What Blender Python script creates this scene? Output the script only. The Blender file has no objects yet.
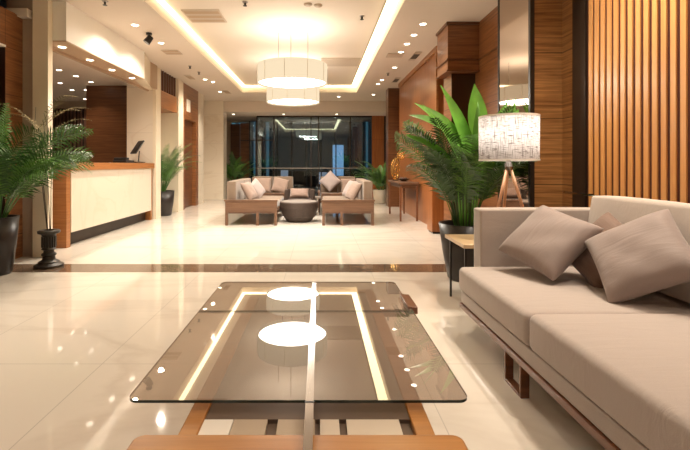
import bpy, bmesh, math, random
from mathutils import Vector, Matrix, Euler
PI = math.pi
R = math.radians
random.seed(7)
C = bpy.context.scene.collection
S = bpy.context.scene

# ---------------------------------------------------------------- camera
F, CX, CY, H = 435.0, 319.0, 164.0, 1.15
cam_d = bpy.data.cameras.new('camera')
cam = bpy.data.objects.new('camera', cam_d); C.objects.link(cam)
cam.location = (0, 0, H); cam.rotation_euler = (PI/2, 0, 0)
cam_d.sensor_width = 36; cam_d.lens = F/690*36
cam_d.shift_x = (345-CX)/690; cam_d.shift_y = -(225-CY)/690
cam_d.clip_start = 0.05
S.camera = cam
# ---------------------------------------------------------------- exposure
S.view_settings.view_transform = 'Standard'
S.view_settings.look = 'None'
S.view_settings.gamma = 1
S.view_settings.use_curve_mapping = False
S.view_settings.exposure = 0.45
# ---------------------------------------------------------------- world (night outside)
w = bpy.data.worlds.new('night'); S.world = w; w.use_nodes = True
w.node_tree.nodes['Background'].inputs[0].default_value = (0.10, 0.16, 0.24, 1)
w.node_tree.nodes['Background'].inputs[1].default_value = 0.08
# ---------------------------------------------------------------- light levels
P_DOWN = 42      # lobby downlights
P_DESK = 20      # downlights over the reception desk
P_ROOM = 34      # downlights inside reception
P_CHAN_DOWN, P_CHAN_UP = 55, 16
E_COVE = 5.5
P_LAMP = 6.5
WARM = (1.0, 0.86, 0.69)
WARM2 = (1.0, 0.90, 0.77)

HC, HU = 3.19, 3.38

# ---------------------------------------------------------------- materials
def mat(name):
    m = bpy.data.materials.new(name); m.use_nodes = True
    nt = m.node_tree
    return m, nt, nt.nodes['Principled BSDF']

def N(nt, t, **k):
    n = nt.nodes.new(t)
    for a, b in k.items():
        if a in n.inputs.keys() if isinstance(a, str) else False: n.inputs[a].default_value = b
        else: setattr(n, a, b)
    return n

def simple(name, col, rough=0.5, metal=0.0, noise=0.0, nscale=20, bump=0.0, bscale=60, coat=0.0, spec=0.5, sheen=0.0):
    m, nt, b = mat(name)
    b.inputs['Base Color'].default_value = (*col, 1)
    b.inputs['Roughness'].default_value = rough
    b.inputs['Metallic'].default_value = metal
    b.inputs['Coat Weight'].default_value = coat
    b.inputs['Specular IOR Level'].default_value = spec
    b.inputs['Sheen Weight'].default_value = sheen
    tc = nt.nodes.new('ShaderNodeTexCoord')
    if noise:
        n = nt.nodes.new('ShaderNodeTexNoise'); n.inputs['Scale'].default_value = nscale; n.inputs['Detail'].default_value = 4
        nt.links.new(tc.outputs['Object'], n.inputs['Vector'])
        cr = nt.nodes.new('ShaderNodeValToRGB')
        cr.color_ramp.elements[0].position = .3; cr.color_ramp.elements[1].position = .7
        cr.color_ramp.elements[0].color = (*[c*(1-noise) for c in col], 1)
        cr.color_ramp.elements[1].color = (*[min(1, c*(1+noise)) for c in col], 1)
        nt.links.new(n.outputs['Fac'], cr.inputs['Fac']); nt.links.new(cr.outputs['Color'], b.inputs['Base Color'])
    if bump:
        n = nt.nodes.new('ShaderNodeTexNoise'); n.inputs['Scale'].default_value = bscale; n.inputs['Detail'].default_value = 3
        nt.links.new(tc.outputs['Object'], n.inputs['Vector'])
        bp = nt.nodes.new('ShaderNodeBump'); bp.inputs['Strength'].default_value = bump; bp.inputs['Distance'].default_value = .01
        nt.links.new(n.outputs['Fac'], bp.inputs['Height']); nt.links.new(bp.outputs['Normal'], b.inputs['Normal'])
    return m

def seam(nt, tc, axis, pitch, off, width):
    """1 on a thin line every pitch metres along the axis"""
    sx = nt.nodes.new('ShaderNodeSeparateXYZ'); nt.links.new(tc.outputs['Object'], sx.inputs[0])
    a = nt.nodes.new('ShaderNodeMath'); a.operation = 'ADD'; a.inputs[1].default_value = off + 100*pitch
    nt.links.new(sx.outputs[axis], a.inputs[0])
    mo = nt.nodes.new('ShaderNodeMath'); mo.operation = 'MODULO'; mo.inputs[1].default_value = pitch
    nt.links.new(a.outputs[0], mo.inputs[0])
    lt = nt.nodes.new('ShaderNodeMath'); lt.operation = 'LESS_THAN'; lt.inputs[1].default_value = width
    nt.links.new(mo.outputs[0], lt.inputs[0])
    return lt.outputs[0]

def wood(name, c1, c2, grain=2, rough=0.32, seams=(), coat=0.25, stretch=22, seamw=.006):
    """grain: axis along which the figure changes quickly; seams: (axis, pitch, offset)"""
    m, nt, b = mat(name)
    tc = nt.nodes.new('ShaderNodeTexCoord')
    mp = nt.nodes.new('ShaderNodeMapping')
    sc = [1.2, 1.2, 1.2]
    if grain == 2: sc[2] = stretch
    elif grain == 3: sc = [stretch, stretch, 1.0]
    else: sc[grain] = stretch; sc[2] = stretch
    mp.inputs['Scale'].default_value = sc
    nt.links.new(tc.outputs['Object'], mp.inputs[0])
    n = nt.nodes.new('ShaderNodeTexNoise'); n.inputs['Scale'].default_value = 1.6; n.inputs['Detail'].default_value = 6
    n.inputs['Roughness'].default_value = .6; n.inputs['Distortion'].default_value = .35
    nt.links.new(mp.outputs[0], n.inputs['Vector'])
    cr = nt.nodes.new('ShaderNodeValToRGB')
    cr.color_ramp.elements[0].position = .32; cr.color_ramp.elements[1].position = .68
    cr.color_ramp.elements[0].color = (*c1, 1); cr.color_ramp.elements[1].color = (*c2, 1)
    nt.links.new(n.outputs['Fac'], cr.inputs['Fac'])
    out = cr.outputs['Color']
    for (ax, pitch, off) in seams:
        s = seam(nt, tc, ax, pitch, off, seamw)
        mx = nt.nodes.new('ShaderNodeMix'); mx.data_type = 'RGBA'
        nt.links.new(s, mx.inputs['Factor']); nt.links.new(out, mx.inputs['A'])
        mx.inputs['B'].default_value = (c1[0]*.25, c1[1]*.22, c1[2]*.2, 1)
        out = mx.outputs['Result']
    nt.links.new(out, b.inputs['Base Color'])
    b.inputs['Roughness'].default_value = rough
    b.inputs['Coat Weight'].default_value = coat; b.inputs['Coat Roughness'].default_value = .2
    return m

def marble(name, base, vein, rough=.08, tile=None, scale=.8, amount=.5, joint=None, coat=0.0, off=(0, 0)):
    m, nt, b = mat(name)
    tc = nt.nodes.new('ShaderNodeTexCoord')
    n1 = nt.nodes.new('ShaderNodeTexNoise'); n1.inputs['Scale'].default_value = scale; n1.inputs['Detail'].default_value = 8
    n1.inputs['Distortion'].default_value = 1.2
    mp = nt.nodes.new('ShaderNodeMapping'); mp.inputs['Rotation'].default_value = (0, 0, .6); mp.inputs['Scale'].default_value = (.6, 1.6, 1)
    nt.links.new(tc.outputs['Object'], mp.inputs[0]); nt.links.new(mp.outputs[0], n1.inputs['Vector'])
    cr = nt.nodes.new('ShaderNodeValToRGB')
    e = cr.color_ramp.elements
    e[0].position = .47; e[0].color = (0, 0, 0, 1)
    e[1].position = .50; e[1].color = (1, 1, 1, 1)
    x = cr.color_ramp.elements.new(.525); x.color = (0, 0, 0, 1)
    nt.links.new(n1.outputs['Fac'], cr.inputs['Fac'])
    n2 = nt.nodes.new('ShaderNodeTexNoise'); n2.inputs['Scale'].default_value = 1.3; n2.inputs['Detail'].default_value = 3
    nt.links.new(tc.outputs['Object'], n2.inputs['Vector'])
    mu = nt.nodes.new('ShaderNodeMath'); mu.operation = 'MULTIPLY'
    nt.links.new(cr.outputs['Color'], mu.inputs[0]); nt.links.new(n2.outputs['Fac'], mu.inputs[1])
    mu2 = nt.nodes.new('ShaderNodeMath'); mu2.operation = 'MULTIPLY'; mu2.inputs[1].default_value = amount
    nt.links.new(mu.outputs[0], mu2.inputs[0])
    mx = nt.nodes.new('ShaderNodeMix'); mx.data_type = 'RGBA'
    nt.links.new(mu2.outputs[0], mx.inputs['Factor'])
    mx.inputs['A'].default_value = (*base, 1); mx.inputs['B'].default_value = (*vein, 1)
    out = mx.outputs['Result']
    if tile:
        for ax, o in ((0, off[0]), (1, off[1])) if joint != 'wall' else ((2, off[1]), (1, off[0])):
            s = seam(nt, tc, ax, tile, o, .005)
            m2 = nt.nodes.new('ShaderNodeMix'); m2.data_type = 'RGBA'
            nt.links.new(s, m2.inputs['Factor']); nt.links.new(out, m2.inputs['A'])
            m2.inputs['B'].default_value = (*[c*.72 for c in base], 1)
            out = m2.outputs['Result']
    nt.links.new(out, b.inputs['Base Color'])
    b.inputs['Roughness'].default_value = rough
    b.inputs['Coat Weight'].default_value = coat
    return m

def emis(name, col, s, col2=None):
    m = bpy.data.materials.new(name); m.use_nodes = True; nt = m.node_tree
    nt.nodes.remove(nt.nodes['Principled BSDF'])
    e = nt.nodes.new('ShaderNodeEmission'); e.inputs[0].default_value = (*col, 1); e.inputs[1].default_value = s
    nt.links.new(e.outputs[0], nt.nodes['Material Output'].inputs[0])
    return m

def glass(name, tint, base=.08, gain=1.0, rough=0.0, refl=(1, 1, 1), haze=0):
    m = bpy.data.materials.new(name); m.use_nodes = True; nt = m.node_tree
    nt.nodes.remove(nt.nodes['Principled BSDF'])
    t = nt.nodes.new('ShaderNodeBsdfTransparent'); t.inputs[0].default_value = (*tint, 1)
    g = nt.nodes.new('ShaderNodeBsdfGlossy'); g.inputs['Roughness'].default_value = rough; g.inputs[0].default_value = (*refl, 1)
    lwt = nt.nodes.new('ShaderNodeLayerWeight'); lwt.inputs[0].default_value = .5
    pw = nt.nodes.new('ShaderNodeMath'); pw.operation = 'POWER'; pw.inputs[1].default_value = 5; nt.links.new(lwt.outputs['Facing'], pw.inputs[0])
    lw = nt.nodes.new('ShaderNodeMath'); lw.operation = 'MULTIPLY_ADD'; lw.inputs[1].default_value = .96; lw.inputs[2].default_value = .04
    nt.links.new(pw.outputs[0], lw.inputs[0])
    a = nt.nodes.new('ShaderNodeMath'); a.operation = 'MULTIPLY_ADD'; a.inputs[1].default_value = gain; a.inputs[2].default_value = base
    a.use_clamp = True
    nt.links.new(lw.outputs[0], a.inputs[0])
    mx = nt.nodes.new('ShaderNodeMixShader')
    under = t.outputs[0]
    if haze:
        d = nt.nodes.new('ShaderNodeBsdfDiffuse'); d.inputs[0].default_value = (.42, .355, .30, 1)
        mh = nt.nodes.new('ShaderNodeMixShader'); mh.inputs[0].default_value = haze
        nt.links.new(t.outputs[0], mh.inputs[1]); nt.links.new(d.outputs[0], mh.inputs[2]); under = mh.outputs[0]
    nt.links.new(a.outputs[0], mx.inputs[0]); nt.links.new(under, mx.inputs[1]); nt.links.new(g.outputs[0], mx.inputs[2])
    nt.links.new(mx.outputs[0], nt.nodes['Material Output'].inputs[0])
    return m

def fabric(name, col, weave=420, rough=.85, noise=.07, wr=.0):
    m, nt, b = mat(name)
    b.inputs['Roughness'].default_value = rough; b.inputs['Sheen Weight'].default_value = .25
    b.inputs['Specular IOR Level'].default_value = .2
    tc = nt.nodes.new('ShaderNodeTexCoord')
    n = nt.nodes.new('ShaderNodeTexNoise'); n.inputs['Scale'].default_value = weave; n.inputs['Detail'].default_value = 2
    nt.links.new(tc.outputs['Object'], n.inputs['Vector'])
    cr = nt.nodes.new('ShaderNodeValToRGB'); cr.color_ramp.elements[0].position = .3; cr.color_ramp.elements[1].position = .7
    cr.color_ramp.elements[0].color = (*[c*(1-noise) for c in col], 1); cr.color_ramp.elements[1].color = (*[min(1, c*(1+noise)) for c in col], 1)
    nt.links.new(n.outputs['Fac'], cr.inputs['Fac']); nt.links.new(cr.outputs['Color'], b.inputs['Base Color'])
    n2 = nt.nodes.new('ShaderNodeTexNoise'); n2.inputs['Scale'].default_value = 3.0; n2.inputs['Detail'].default_value = 3; n2.inputs['Distortion'].default_value = 1.5
    mp = nt.nodes.new('ShaderNodeMapping'); mp.inputs['Scale'].default_value = (.8, 4, 2); mp.inputs['Rotation'].default_value = (0, 0, .2)
    nt.links.new(tc.outputs['Object'], mp.inputs[0]); nt.links.new(mp.outputs[0], n2.inputs['Vector'])
    bp = nt.nodes.new('ShaderNodeBump'); bp.inputs['Strength'].default_value = wr; bp.inputs['Distance'].default_value = .03
    nt.links.new(n2.outputs['Fac'], bp.inputs['Height'])
    bp2 = nt.nodes.new('ShaderNodeBump'); bp2.inputs['Strength'].default_value = .15; bp2.inputs['Distance'].default_value = .002
    nt.links.new(n.outputs['Fac'], bp2.inputs['Height']); nt.links.new(bp.outputs['Normal'], bp2.inputs['Normal'])
    nt.links.new(bp2.outputs['Normal'], b.inputs['Normal'])
    return m

M = {}
M['floor'] = marble('cream_marble_floor', (.73, .67, .595), (.36, .27, .20), rough=.05, tile=.9, scale=.45, amount=.32, off=(.35, .2))
M['band'] = marble('brown_marble_band', (.17, .115, .08), (.30, .22, .15), rough=.06, scale=2)
M['cream_wall'] = marble('cream_stone_wall', (.80, .72, .60), (.64, .53, .40), rough=.25, tile=.95, joint='wall', scale=.9, amount=.6, off=(.3, .1))
M['cream_bright'] = simple('pale_stone', (.84, .74, .58), .22, noise=.04, nscale=3)
M['taupe_stone'] = simple('taupe_stone', (.43, .34, .27), .12, noise=.06, nscale=3)
M['paint'] = simple('ceiling_paint', (.68, .59, .50), .8)
M['paint_upper'] = simple('tray_paint', (.72, .64, .55), .8)
M['white_panel'] = simple('white_lacquer_panel', (.93, .90, .84), .3)
M['wall_paint'] = simple('wall_paint', (.52, .43, .33), .7)
WC1, WC2 = (.155, .055, .018), (.33, .135, .048)
M['wood_x'] = wood('veneer_panel', WC1, WC2, 2, seams=((2, .56, .27), (1, 1.3, .1)))
M['wood_plain'] = wood('veneer_plain', WC1, WC2, 2)
M['wood_front'] = wood('veneer_striped', (.14, .055, .016), (.42, .205, .07), 2, seams=((2, .60, .24),), stretch=34)
M['wood_tall'] = wood('veneer_vertical', (.26, .085, .022), (.39, .14, .042), 3, rough=.28, seams=((1, .55, .1), (2, 2.6, .6)), coat=.3, stretch=14)
M['wood_dark'] = wood('dark_veneer', (.10, .036, .014), (.19, .075, .028), 2, seams=((2, .42, .27),))
M['wood_desk'] = wood('desk_wood', (.28, .105, .03), (.42, .18, .06), 2, rough=.3)
M['slat_wood'] = wood('slat_wood', (.62, .28, .08), (.76, .39, .13), 3, rough=.35, stretch=30)
M['slat_back'] = simple('slat_backing', (.085, .018, .009), .6)
M['slat_dark'] = simple('dark_slat', (.13, .06, .04), .45)
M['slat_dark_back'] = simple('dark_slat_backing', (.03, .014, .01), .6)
M['black'] = simple('black_metal', (.015, .012, .011), .3, metal=.3)
M['bronze'] = simple('bronze_trim', (.035, .022, .015), .3, metal=.4)
M['mirror'] = simple('bronze_mirror', (.46, .38, .315), .03, metal=1.0)
M['sofa'] = fabric('taupe_linen', (.44, .375, .34), wr=.16)
M['sofa_plain'] = fabric('taupe_linen_smooth', (.43, .37, .335), wr=.12)
M['back_cush'] = fabric('pale_linen', (.54, .47, .42), wr=.1)
M['pillow'] = fabric('taupe_satin', (.31, .25, .23), rough=.6, wr=.14)
M['pillow_dark'] = fabric('brown_satin', (.20, .13, .10), rough=.6, wr=.3)
M['sofa_wood'] = wood('sofa_frame_wood', (.13, .045, .018), (.22, .085, .035), 2, rough=.35)
M['table_wood'] = wood('honey_wood', (.40, .165, .04), (.54, .245, .07), 1, rough=.3, stretch=24)
M['table_dark'] = simple('dark_shelf', (.14, .098, .072), .35, noise=.1, nscale=4)
M['table_glass'] = glass('smoked_table_glass', (.56, .49, .435), base=.03, gain=1.7, refl=(1, .97, .93), haze=.30)
M['glass_edge'] = simple('glass_edge', (.02, .03, .028), .15)
M['reflection_tan'] = simple('tan_reflection_paint', (.50, .41, .31), .3)
M['reflection_pale'] = simple('pale_reflection_paint', (.66, .58, .48), .3)
M['chrome'] = simple('brushed_steel', (.34, .31, .285), .14, metal=1.0)
M['lobby_glass'] = glass('dark_lobby_glass', (.72, .78, .82), base=.10, gain=1.2, refl=(.58, .70, .76))
M['drum'] = emis('glowing_drum_fabric', (1.0, .80, .54), .72)
M['drum_seam'] = simple('drum_seam', (.62, .5, .33), .7)
M['diffuser'] = emis('glowing_diffuser', (1.0, .95, .86), 9)
M['cove'] = emis('cove_led', (1.0, .82, .48), E_COVE)
M['spot'] = emis('downlight_lens', (1.0, .88, .70), 9)
M['trim_ring'] = simple('downlight_ring', (.75, .66, .55), .4)
M['grille'] = simple('vent_metal', (.50, .41, .32), .5)
M['grille_dark'] = simple('vent_slot', (.05, .035, .025), .6)
M['soffit'] = simple('soffit_paint', (.42, .30, .20), .6)
M['pot'] = simple('dark_planter', (.022, .016, .014), .35)
M['pot_brown'] = simple('brown_planter', (.09, .05, .032), .5)
M['pot_cream'] = simple('cream_planter', (.62, .52, .40), .5)
M['soil'] = simple('potting_soil', (.03, .02, .012), .95, bump=.8)
def leafmat(name, c, r=.4):
    m = simple(name, c, r, noise=.3, nscale=6)
    b = m.node_tree.nodes['Principled BSDF']; b.inputs['Transmission Weight'].default_value = 0
    b.inputs['Subsurface Weight'].default_value = 0
    return m
M['leaf'] = leafmat('palm_leaf', (.085, .21, .032))
M['leaf_dark'] = leafmat('palm_leaf_dark', (.036, .10, .022))
M['leaf_bright'] = leafmat('broad_leaf', (.16, .42, .06), .3)
M['leaf_dry'] = leafmat('dry_leaf', (.30, .24, .12), .7)
M['stem'] = simple('palm_stem', (.10, .13, .04), .6)
M['twig'] = simple('twig', (.05, .03, .02), .8)
M['stone_dark'] = simple('dark_carved_stone', (.035, .028, .022), .45, noise=.2, nscale=30)
M['gold'] = simple('gold_wire', (.75, .48, .16), .25, metal=1.0)
M['wicker'] = simple('dark_wicker', (.055, .036, .028), .6, noise=.3, nscale=60, bump=.6, bscale=90)
M['grey_top'] = simple('grey_cushion', (.17, .14, .12), .7)
M['chair_fab'] = fabric('beige_chair_fabric', (.195, .14, .10), wr=.3)
M['chair_pil'] = fabric('rosy_pillow_fabric', (.27, .19, .15), wr=.3)
M['chair_wood'] = wood('walnut_frame', (.12, .06, .033), (.19, .10, .058), 2, rough=.4)
M['phone'] = simple('black_plastic', (.018, .016, .015), .4)
M['steel'] = simple('grey_steel', (.35, .32, .29), .35, metal=.8)
M['sign'] = simple('white_sign', (.80, .74, .66), .4)
M['tray_dark'] = simple('dark_bowl', (.03, .02, .015), .4)
M['side_top'] = wood('pale_oak', (.52, .36, .20), (.66, .48, .29), 2, rough=.35)
M['tripod'] = wood('tripod_oak', (.45, .22, .11), (.60, .33, .18), 3, rough=.4)
M['ext_dark'] = simple('dark_facade', (.018, .02, .022), .7)
M['ext_ground'] = simple('dark_paving', (.03, .03, .03), .3)
M['ext_blue'] = emis('blue_lit_window', (.30, .55, .85), .8)
M['ext_warm'] = emis('warm_lit_lamp', (1.0, .85, .6), 2.0)
M['ext_white'] = emis('pale_lit_sign', (.7, .8, .95), .35)
M['ext_mast'] = simple('exterior_mullion', (.10, .12, .13), .5)

# lamp shade: woven threads over white lining, light comes through
def shade_mat():
    m = bpy.data.materials.new('woven_shade'); m.use_nodes = True; nt = m.node_tree
    b = nt.nodes['Principled BSDF']
    tc = nt.nodes.new('ShaderNodeTexCoord')
    sx = nt.nodes.new('ShaderNodeSeparateXYZ'); nt.links.new(tc.outputs['Object'], sx.inputs[0])
    at = nt.nodes.new('ShaderNodeMath'); at.operation = 'ARCTAN2'
    nt.links.new(sx.outputs[1], at.inputs[0]); nt.links.new(sx.outputs[0], at.inputs[1])
    cb = nt.nodes.new('ShaderNodeCombineXYZ')
    nt.links.new(at.outputs[0], cb.inputs[0]); nt.links.new(sx.outputs[2], cb.inputs[1])
    vals = []
    for sc in ((38, 7, 1), (3, 110, 1)):
        mp = nt.nodes.new('ShaderNodeMapping'); mp.inputs['Scale'].default_value = sc
        nt.links.new(cb.outputs[0], mp.inputs[0])
        n = nt.nodes.new('ShaderNodeTexNoise'); n.inputs['Scale'].default_value = 1.3; n.inputs['Detail'].default_value = 3; n.inputs['Distortion'].default_value = .3
        nt.links.new(mp.outputs[0], n.inputs['Vector'])
        cr = nt.nodes.new('ShaderNodeValToRGB')
        cr.color_ramp.elements[0].position = .35; cr.color_ramp.elements[0].color = (0, 0, 0, 1)
        cr.color_ramp.elements[1].position = .46; cr.color_ramp.elements[1].color = (1, 1, 1, 1)
        nt.links.new(n.outputs['Fac'], cr.inputs['Fac']); vals.append(cr.outputs['Color'])
    mu = nt.nodes.new('ShaderNodeMath'); mu.operation = 'MULTIPLY'
    nt.links.new(vals[0], mu.inputs[0]); nt.links.new(vals[1], mu.inputs[1])
    mx = nt.nodes.new('ShaderNodeMix'); mx.data_type = 'RGBA'
    nt.links.new(mu.outputs[0], mx.inputs['Factor'])
    mx.inputs['A'].default_value = (.24, .22, .215, 1); mx.inputs['B'].default_value = (.80, .79, .80, 1)
    tr = nt.nodes.new('ShaderNodeBsdfTranslucent'); nt.links.new(mx.outputs['Result'], tr.inputs[0])
    df = nt.nodes.new('ShaderNodeBsdfDiffuse'); nt.links.new(mx.outputs['Result'], df.inputs[0])
    ms = nt.nodes.new('ShaderNodeMixShader'); ms.inputs[0].default_value = .6
    nt.links.new(df.outputs[0], ms.inputs[1]); nt.links.new(tr.outputs[0], ms.inputs[2])
    nt.links.new(ms.outputs[0], nt.nodes['Material Output'].inputs[0])
    nt.nodes.remove(b)
    return m
M['shade'] = shade_mat()

# ---------------------------------------------------------------- mesh helpers
class MB:
    def __init__(s): s.bm = bmesh.new()
    def box(s, x0, x1, y0, y1, z0, z1):
        vs = [s.bm.verts.new(p) for p in ((x0,y0,z0),(x1,y0,z0),(x1,y1,z0),(x0,y1,z0),(x0,y0,z1),(x1,y0,z1),(x1,y1,z1),(x0,y1,z1))]
        for f in ((0,3,2,1),(4,5,6,7),(0,1,5,4),(1,2,6,5),(2,3,7,6),(3,0,4,7)): s.bm.faces.new([vs[i] for i in f])
        return s
    def bar(s, p, q, a, b=None, up=(0, 0, 1)):
        """rectangular bar from p to q, section a x b"""
        b = b or a
        p, q = Vector(p), Vector(q); d = (q-p).normalized()
        u = Vector(up)
        if abs(d.dot(u)) > .99: u = Vector((0, 1, 0))
        x = d.cross(u).normalized()*a/2; y = x.cross(d).normalized()*b/2
        vs = [s.bm.verts.new(o+i*x+j*y) for o in (p, q) for i, j in ((-1,-1),(1,-1),(1,1),(-1,1))]
        for f in ((0,1,2,3),(7,6,5,4),(0,4,5,1),(1,5,6,2),(2,6,7,3),(3,7,4,0)): s.bm.faces.new([vs[i] for i in f])
        return s
    def tube(s, pts, rad, n=8, cap=True):
        pts = [Vector(p) for p in pts]
        if not hasattr(rad, '__len__'): rad = [rad]*len(pts)
        rings = []
        px = None
        for i, p in enumerate(pts):
            d = (pts[min(i+1, len(pts)-1)]-pts[max(i-1, 0)]).normalized()
            u = Vector((0, 0, 1)) if abs(d.z) < .95 else Vector((0, 1, 0))
            x = d.cross(u).normalized() if px is None else (px - d*px.dot(d)).normalized()
            px = x
            y = d.cross(x)
            rings.append([s.bm.verts.new(p+rad[i]*(math.cos(2*PI*k/n)*x+math.sin(2*PI*k/n)*y)) for k in range(n)])
        for a, b in zip(rings, rings[1:]):
            for k in range(n): s.bm.faces.new((a[k], a[(k+1)%n], b[(k+1)%n], b[k]))
        if cap: s.bm.faces.new(rings[0]); s.bm.faces.new(rings[-1][::-1])
        return s
    def lathe(s, prof, c=(0, 0, 0), n=48, close=True):
        rings = []
        for r, z in prof:
            if r < 1e-5: rings.append([s.bm.verts.new((c[0], c[1], c[2]+z))])
            else: rings.append([s.bm.verts.new((c[0]+r*math.cos(2*PI*k/n), c[1]+r*math.sin(2*PI*k/n), c[2]+z)) for k in range(n)])
        for a, b in zip(rings, rings[1:]):
            for k in range(n):
                k2 = (k+1) % n
                if len(a) == 1: s.bm.faces.new((a[0], b[k2], b[k])) if len(b) > 1 else None
                elif len(b) == 1: s.bm.faces.new((a[k], a[k2], b[0]))
                else: s.bm.faces.new((a[k], a[k2], b[k2], b[k]))
        return s
    def prism(s, poly, z0, z1):
        a = [s.bm.verts.new((x, y, z0)) for x, y in poly]; b = [s.bm.verts.new((x, y, z1)) for x, y in poly]
        s.bm.faces.new(a[::-1]); s.bm.faces.new(b)
        for i in range(len(poly)):
            j = (i+1) % len(poly); s.bm.faces.new((a[i], a[j], b[j], b[i]))
        return s
    def poly(s, pts):
        s.bm.faces.new([s.bm.verts.new(p) for p in pts]); return s
    def build(s, name, m, parent=None, smooth=False, bevel=0, seg=2, loc=None, rot=None, sub=0):
        me = bpy.data.meshes.new(name)
        bmesh.ops.recalc_face_normals(s.bm, faces=s.bm.faces)
        s.bm.to_mesh(me); s.bm.free()
        o = bpy.data.objects.new(name, me); C.objects.link(o)
        me.materials.append(M[m] if isinstance(m, str) else m)
        if smooth:
            for p in me.polygons: p.use_smooth = True
        if bevel:
            b = o.modifiers.new('bevel', 'BEVEL'); b.width = bevel; b.segments = seg; b.limit_method = 'ANGLE'
            b.harden_normals = False
            for p in me.polygons: p.use_smooth = True
            try:
                me.set_sharp_from_angle(angle=R(50)) if seg < 3 else None
            except Exception: pass
        if sub:
            b = o.modifiers.new('sub', 'SUBSURF'); b.levels = b.render_levels = sub
        if parent: o.parent = parent
        if loc: o.location = loc
        if rot: o.rotation_euler = rot
        return o

def thing(name, label, cat, loc=(0, 0, 0), rz=0, group=None):
    o = bpy.data.objects.new(name, None); C.objects.link(o); o.empty_display_size = .1
    o.location = loc; o.rotation_euler = (0, 0, rz)
    o['label'] = label; o['category'] = cat
    if group: o['group'] = group
    return o
def tag(o, label, cat, group=None):
    o['label'] = label; o['category'] = cat
    if group: o['group'] = group
    return o
def struct(o, label=None, cat='wall'):
    o['kind'] = 'structure'
    if label: o['label'] = label; o['category'] = cat
    return o
def copy_tree(o, parent=None):
    c = o.copy(); C.objects.link(c)
    if parent: c.parent = parent
    for ch in list(o.children): copy_tree(ch, c)
    return c
def at(px, py, z):
    """the point of the horizontal plane z that stands behind a measured spot"""
    Y = (z-H)*F/(CY-py)
    return ((px-CX)/F*Y, Y, z)

# ================================================================ ROOM SHELL
FY0 = -3.2
struct(MB().box(-4.3, 2.8, 5.0, 17.2, -.05, 0).box(-8.5, -4.3, 5.0, 12.8, -.05, 0).box(-4.3, 2.8, FY0, 4.62, -.05, 0).box(-4.75, -4.3, 2.9, 4.62, -.05, 0).build('floor', 'floor'),
       'cream polished marble floor of the lobby', 'floor')
struct(MB().box(-4.75, 2.8, 4.62, 5.0, -.05, 0).build('floor_band', 'band'), 'dark brown marble band set across the cream floor', 'floor band')
# lower ceiling with the tray opening
TX0, TX1, TY0, TY1 = -2.18, 1.07, 2.9, 12.4
c = MB()
c.box(-4.2, TX0, FY0, 14.1, HC, HC+.35); c.box(TX1, 2.8, FY0, 14.1, HC, HC+.35)
c.box(TX0, TX1, FY0, TY0, HC, HC+.35); c.box(TX0, TX1, TY1, 14.1, HC, HC+.35)
struct(c.build('ceiling', 'paint'), 'beige painted lower ceiling around the lit tray', 'ceiling')
struct(MB().box(TX0, TX1, TY0, TY1, HU, HU+.15).build('ceiling_tray', 'paint_upper'), 'raised ceiling panel inside the glowing tray', 'ceiling')
# led cove: a thin lit strip in the corner of the tray, each side
wst = .07
cv = MB()
cv.box(TX0+.002, TX0+wst, TY0, TY1-.002, HU-.03, HU-.004)
cv.box(TX1-wst*2.1, TX1-.002, TY0, TY1-.002, HU-.03, HU-.004)
cv.box(TX0+wst, TX1-wst*2.1, TY1-wst, TY1-.002, HU-.03, HU-.004)
cv.box(TX0+wst, TX1-wst*2.1, TY0+.002, TY0+wst, HU-.03, HU-.004)
o = cv.build('cove_light', 'cove'); tag(o, 'warm glowing light strip running around the ceiling tray', 'light')
# rear low ceiling and beam
struct(MB().box(-3.9, 2.8, 14.1, 14.3, 2.84, HC+.35).build('wall_beam', 'paint'), 'pale beam across the back of the lobby', 'beam')
struct(MB().box(-3.9, 2.8, 14.3, 17.4, 2.84, 2.95).build('ceiling_rear', 'paint'), 'low ceiling in front of the dark glass', 'ceiling')

# left side
LX = -3.68
w_ = MB()
w_.box(LX-.12, LX, FY0, 3.2, 0, HC)
w_.box(LX-.12, LX, 3.2, 5.1, 2.54, 2.97); w_.box(LX-.12, LX, 5.1, 5.4, 0, 2.97)
struct(w_.build('wall_left', 'wood_x'), 'brown wood panelled wall at the near left')
w_ = MB(); w_.box(LX-.35, LX-.3, 3.2, 5.4, 2.97, HC)
for k in range(22): w_.box(LX-.3, LX-.26, 3.22+k*.1, 3.26+k*.1, 2.97, HC)
w_.box(LX-.3, LX-.02, 3.2, 5.4, 2.965, 2.985)
struct(w_.build('wall_left_vent', 'slat_dark'), 'dark slatted band above the near left wood wall')
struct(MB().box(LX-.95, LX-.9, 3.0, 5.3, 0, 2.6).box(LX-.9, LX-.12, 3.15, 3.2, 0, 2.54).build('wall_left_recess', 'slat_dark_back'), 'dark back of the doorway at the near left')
struct(MB().box(LX-.12, LX+.01, 3.2, 5.1, 2.52, 2.545).build('trim_lintel', 'white_panel'), 'pale strip under the lintel of the left doorway', 'trim')
# entrance pillar
struct(MB().box(LX-.2, -3.53, 5.4, 5.62, 0, HC).build('pillar_taupe', 'taupe_stone'), 'narrow taupe stone pillar face beside the left wood wall', 'pillar')
struct(MB().box(-3.53, -3.34, 5.36, 5.453, 0, HC).build('pillar_cream', 'cream_bright'), 'bright cream stone pillar at the near end of the desk', 'pillar')
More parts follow.
